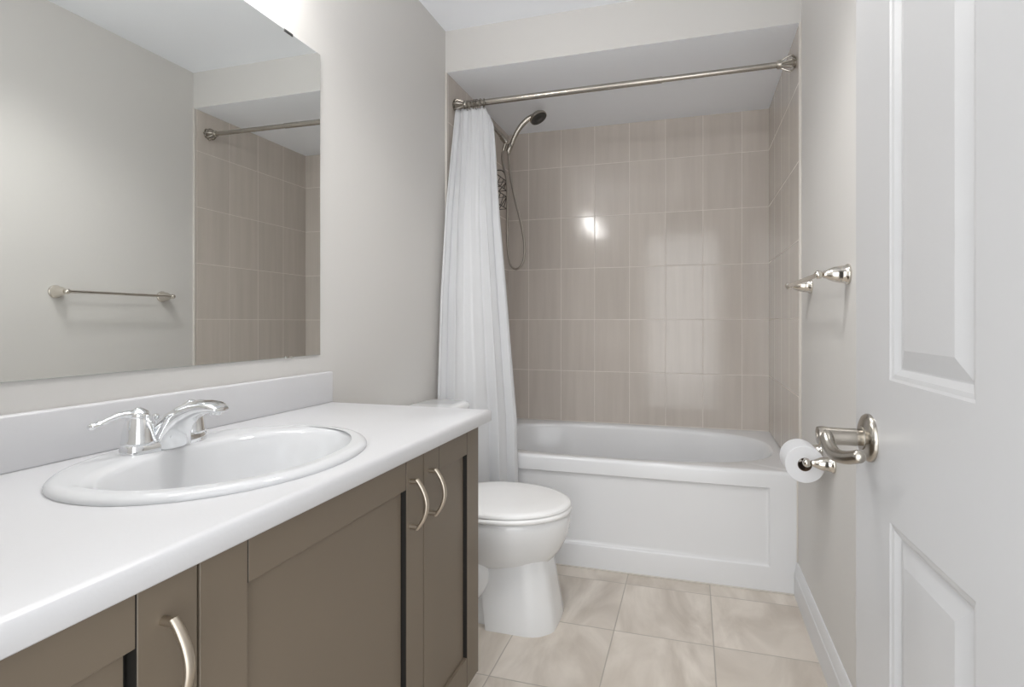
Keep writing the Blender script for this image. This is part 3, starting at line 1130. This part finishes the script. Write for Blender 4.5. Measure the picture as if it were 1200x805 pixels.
# ------------------------------------------------------------------ hand shower
SHY = 2.605


def hand_shower():
    t = thing('hand_shower', (TT, SHY, 2.165), 'brushed nickel hand shower with looping hose on the tiled wall', 'shower head')
    P = lambda x, z, dy=0.0: Vector((x, SHY + dy, z))
    bm = NB()
    lathe(bm, [(0.030, 0), (0.030, 0.003), (0.022, 0.008), (0.011, 0.012)], P(TT, 2.172), (1, 0, 0), 28)
    obj('wall_flange', bm, M_bnickel, t)
    bm = NB()
    tube(bm, spline([P(TT + 0.004, 2.172), P(0.035, 2.160), P(0.065, 2.131), P(0.110, 2.079)], 8), 0.0095, 16)
    lathe(bm, [(0.0125, 0), (0.0125, 0.016), (0.011, 0.018)], P(0.100, 2.092), (0.045, 0, -0.052), 20)
    obj('shower_arm', bm, M_bnickel, t)
    bm = NB()
    lathe(bm, [(0.012, 0), (0.0155, 0.004), (0.0165, 0.02), (0.0165, 0.042), (0.0125, 0.050)], P(0.108, 2.080), (0.045, 0, -0.052), 24)
    lathe(bm, [(0.0135, -0.020), (0.0150, 0.0), (0.0145, 0.018), (0.0120, 0.022)], P(0.153, 2.012), (0.42, 0, 1), 24)
    lathe(bm, [(0.0085, 0), (0.0085, 0.028), (0.0065, 0.046)], P(0.131, 2.044), (-0.30, 0, -1), 16)
    obj('bracket', bm, M_bnickel, t)
    # handset: tapered handle, then the head
    bm = NB()
    pts = spline([P(0.147, 1.985), P(0.160, 2.020), P(0.182, 2.070), P(0.212, 2.118), P(0.250, 2.153), P(0.285, 2.170)], 7)
    N = len(pts)
    tube(bm, pts, [0.0095 + 0.0045 * min(1, k / (N * 0.7)) for k in range(N)], 18)
    hd = Vector((0.50, -0.10, -0.86)).normalized()
    hc = P(0.312, 2.163)
    lathe(bm, [(0, -0.024), (0.018, -0.023), (0.034, -0.015), (0.0455, -0.003), (0.048, 0.004), (0.0465, 0.010), (0.044, 0.011)], hc, hd, 36)
    hs = obj('handset', bm, M_bnickel, t, sharp=50)
    bm = NB()
    lathe(bm, [(0.0437, 0.0095), (0.0437, 0.0115), (0.036, 0.0125), (0.030, 0.0118), (0.015, 0.0118), (0.012, 0.0135), (0, 0.0135)], hc, hd, 36)
    a_, b_, d_ = frame_for(hd)
    for rr, nn in ((0.024, 14), (0.0345, 20)):
        for k in range(nn):
            q = 2 * PI * k / nn
            c = hc + a_ * (rr * math.cos(q)) + b_ * (rr * math.sin(q)) + d_ * 0.0115
            lathe(bm, [(0.0018, 0), (0.0012, 0.0025), (0, 0.0028)], c, d_, 6)
    obj('spray_face', bm, M_black, hs)
    # hose
    bm = NB()
    hp = [P(0.147, 1.985), P(0.150, 1.93, 0.004), P(0.156, 1.87, 0.006), P(0.182, 1.74, 0.006), P(0.222, 1.585, 0.004), P(0.238, 1.47, 0.0), P(0.226, 1.395, 0), P(0.192, 1.366, 0), P(0.158, 1.395, 0), P(0.142, 1.49, 0),
          P(0.142, 1.63, -0.004), P(0.145, 1.76, -0.008), P(0.139, 1.85, -0.008), P(0.118, 1.93, -0.006), P(0.113, 1.98, -0.002), P(0.118, 2.002)]
    pts = spline(hp, 22)
    N = len(pts)
    tube(bm, pts, [0.0060 + 0.0006 * (k % 2) for k in range(N)], 10)
    obj('hose', bm, M_hose, t, sharp=80)


hand_shower()

# ------------------------------------------------------------------ wire caddy on the shower arm


def caddy():
    t = thing('shower_caddy', (TT + 0.05, SHY, 1.76), 'dark wire shower caddy hanging behind the white curtain', 'shower caddy')
    r = 0.0026
    ya, yb = SHY - 0.125, SHY + 0.072
    xa, xb = TT + 0.008, TT + 0.105
    bm = NB()
    # hanging frame: two uprights curving over into a hook round the arm
    for s in (-1, 1):
        tube(bm, spline([(xa, SHY + s * 0.070, 1.706), (xa, SHY + s * 0.070, 1.97), (xa + 0.002, SHY + s * 0.055, 2.05), (xa + 0.01, SHY + s * 0.013, 2.11), (xa + 0.02, SHY + s * 0.0135, 2.155)], 6), r, 8)
    tube(bm, spline([(xa + 0.02, SHY - 0.0135, 2.155), (xa + 0.024, SHY - 0.008, 2.172), (xa + 0.026, SHY, 2.178), (xa + 0.024, SHY + 0.008, 2.172), (xa + 0.02, SHY + 0.0135, 2.155)], 6), r, 8)
    tube(bm, spline([(xa, yb, 1.916), (xa + 0.05, yb + 0.003, 1.924), (xb - 0.018, yb + 0.003, 1.908), (xb - 0.002, yb, 1.858)], 6), r, 8)
    obj('hanger', bm, M_bronze, t)

    def shelf(z0, z1):
        bb = NB()
        for z in (z0, z1):
            tube(bb, [(xa, ya, z), (xb, ya, z), (xb, yb, z), (xa, yb, z)], r, 8, closed=True)
        for k in range(3):
            y = ya + (yb - ya) * k / 2
            tube(bb, [(xa, y, z0), (xb, y, z0)], r * 0.8, 6)
        for k in range(4):
            y = ya + (yb - ya) * k / 4
            y2 = ya + (yb - ya) * (k + 1) / 4
            tube(bb, [(xb, y, z0), (xb, y2, z1)], r * 0.8, 6)
        for k in range(2):
            x = xa + (xb - xa) * k / 2
            x2 = xa + (xb - xa) * (k + 1) / 2
            tube(bb, [(x, yb, z0), (x2, yb, z1)], r * 0.8, 6)
        obj('wire_shelf', bb, M_bronze, t)
    shelf(1.806, 1.856)
    shelf(1.706, 1.772)


caddy()

# ------------------------------------------------------------------ towel bar


def post_profile(k=1.0):
    return [(0.0265 * k, 0), (0.0275 * k, 0.002), (0.0275 * k, 0.005), (0.0255 * k, 0.008), (0.0235 * k, 0.010), (0.0225 * k, 0.022), (0.0200 * k, 0.036), (0.0150 * k, 0.048), (0.0112 * k, 0.055), (0.0095 * k, 0.061)]


def towel_bar():
    y0, y1, z, xo = 1.5395, 1.9920, 1.211, 1.4265
    t = thing('towel_bar', (W, (y0 + y1) / 2, z), 'polished nickel towel bar on the painted wall beside the tub', 'towel bar')
    for y in (y0, y1):
        bm = NB()
        lathe(bm, post_profile(), (W, y, z), (-1, 0, 0), 32)
        s = bmesh.ops.create_uvsphere(bm, u_segments=24, v_segments=14, radius=0.0118, matrix=Matrix.Translation((xo, y, z)))
        obj('post', bm, M_nickel, t, sharp=50)
    bm = NB()
    tube(bm, [(xo, y0, z), (xo, y1, z)], 0.0068, 20)
    obj('bar', bm, M_nickel, t)


towel_bar()

# ------------------------------------------------------------------ toilet paper


def paper():
    y0, y1, z, xo = 1.6885, 1.8480, 0.663, 1.4265
    t = thing('paper_holder', (W, (y0 + y1) / 2, z), 'polished nickel two-post toilet paper holder on the wall', 'paper holder')
    for y in (y0, y1):
        bm = NB()
        lathe(bm, post_profile(0.92), (W, y, z), (-1, 0, 0), 32)
        bmesh.ops.create_uvsphere(bm, u_segments=24, v_segments=14, radius=0.0125, matrix=Matrix.Translation((xo, y, z)))
        obj('post', bm, M_nickel, t, sharp=50)
    bm = NB()
    tube(bm, [(xo, y0, z), (xo, y1, z)], 0.0075, 16)
    obj('roller', bm, M_nickel, t)
    rc = Vector((xo, 0, z - 0.0125))
    ra, rb = 1.716, 1.822
    t2 = thing('toilet_paper_roll', (xo, (ra + rb) / 2, rc.z), 'white toilet paper roll hanging on the nickel holder', 'toilet paper')
    bm = NB()
    lathe(bm, [(0.0205, 0), (0.0545, 0), (0.0560, 0.0015), (0.0560, rb - ra - 0.0015), (0.0545, rb - ra), (0.0205, rb - ra), (0.0205, 0)], (rc.x, ra, rc.z), (0, 1, 0), 48, caps=False)
    obj('paper', bm, M_paper, t2, sharp=40)
    bm = NB()
    lathe(bm, [(0.0190, 0.001), (0.0204, 0.001), (0.0204, rb - ra - 0.001), (0.0190, rb - ra - 0.001), (0.0190, 0.001)], (rc.x, ra, rc.z), (0, 1, 0), 40, caps=False)
    obj('core', bm, M_card, t2, sharp=40)


paper()
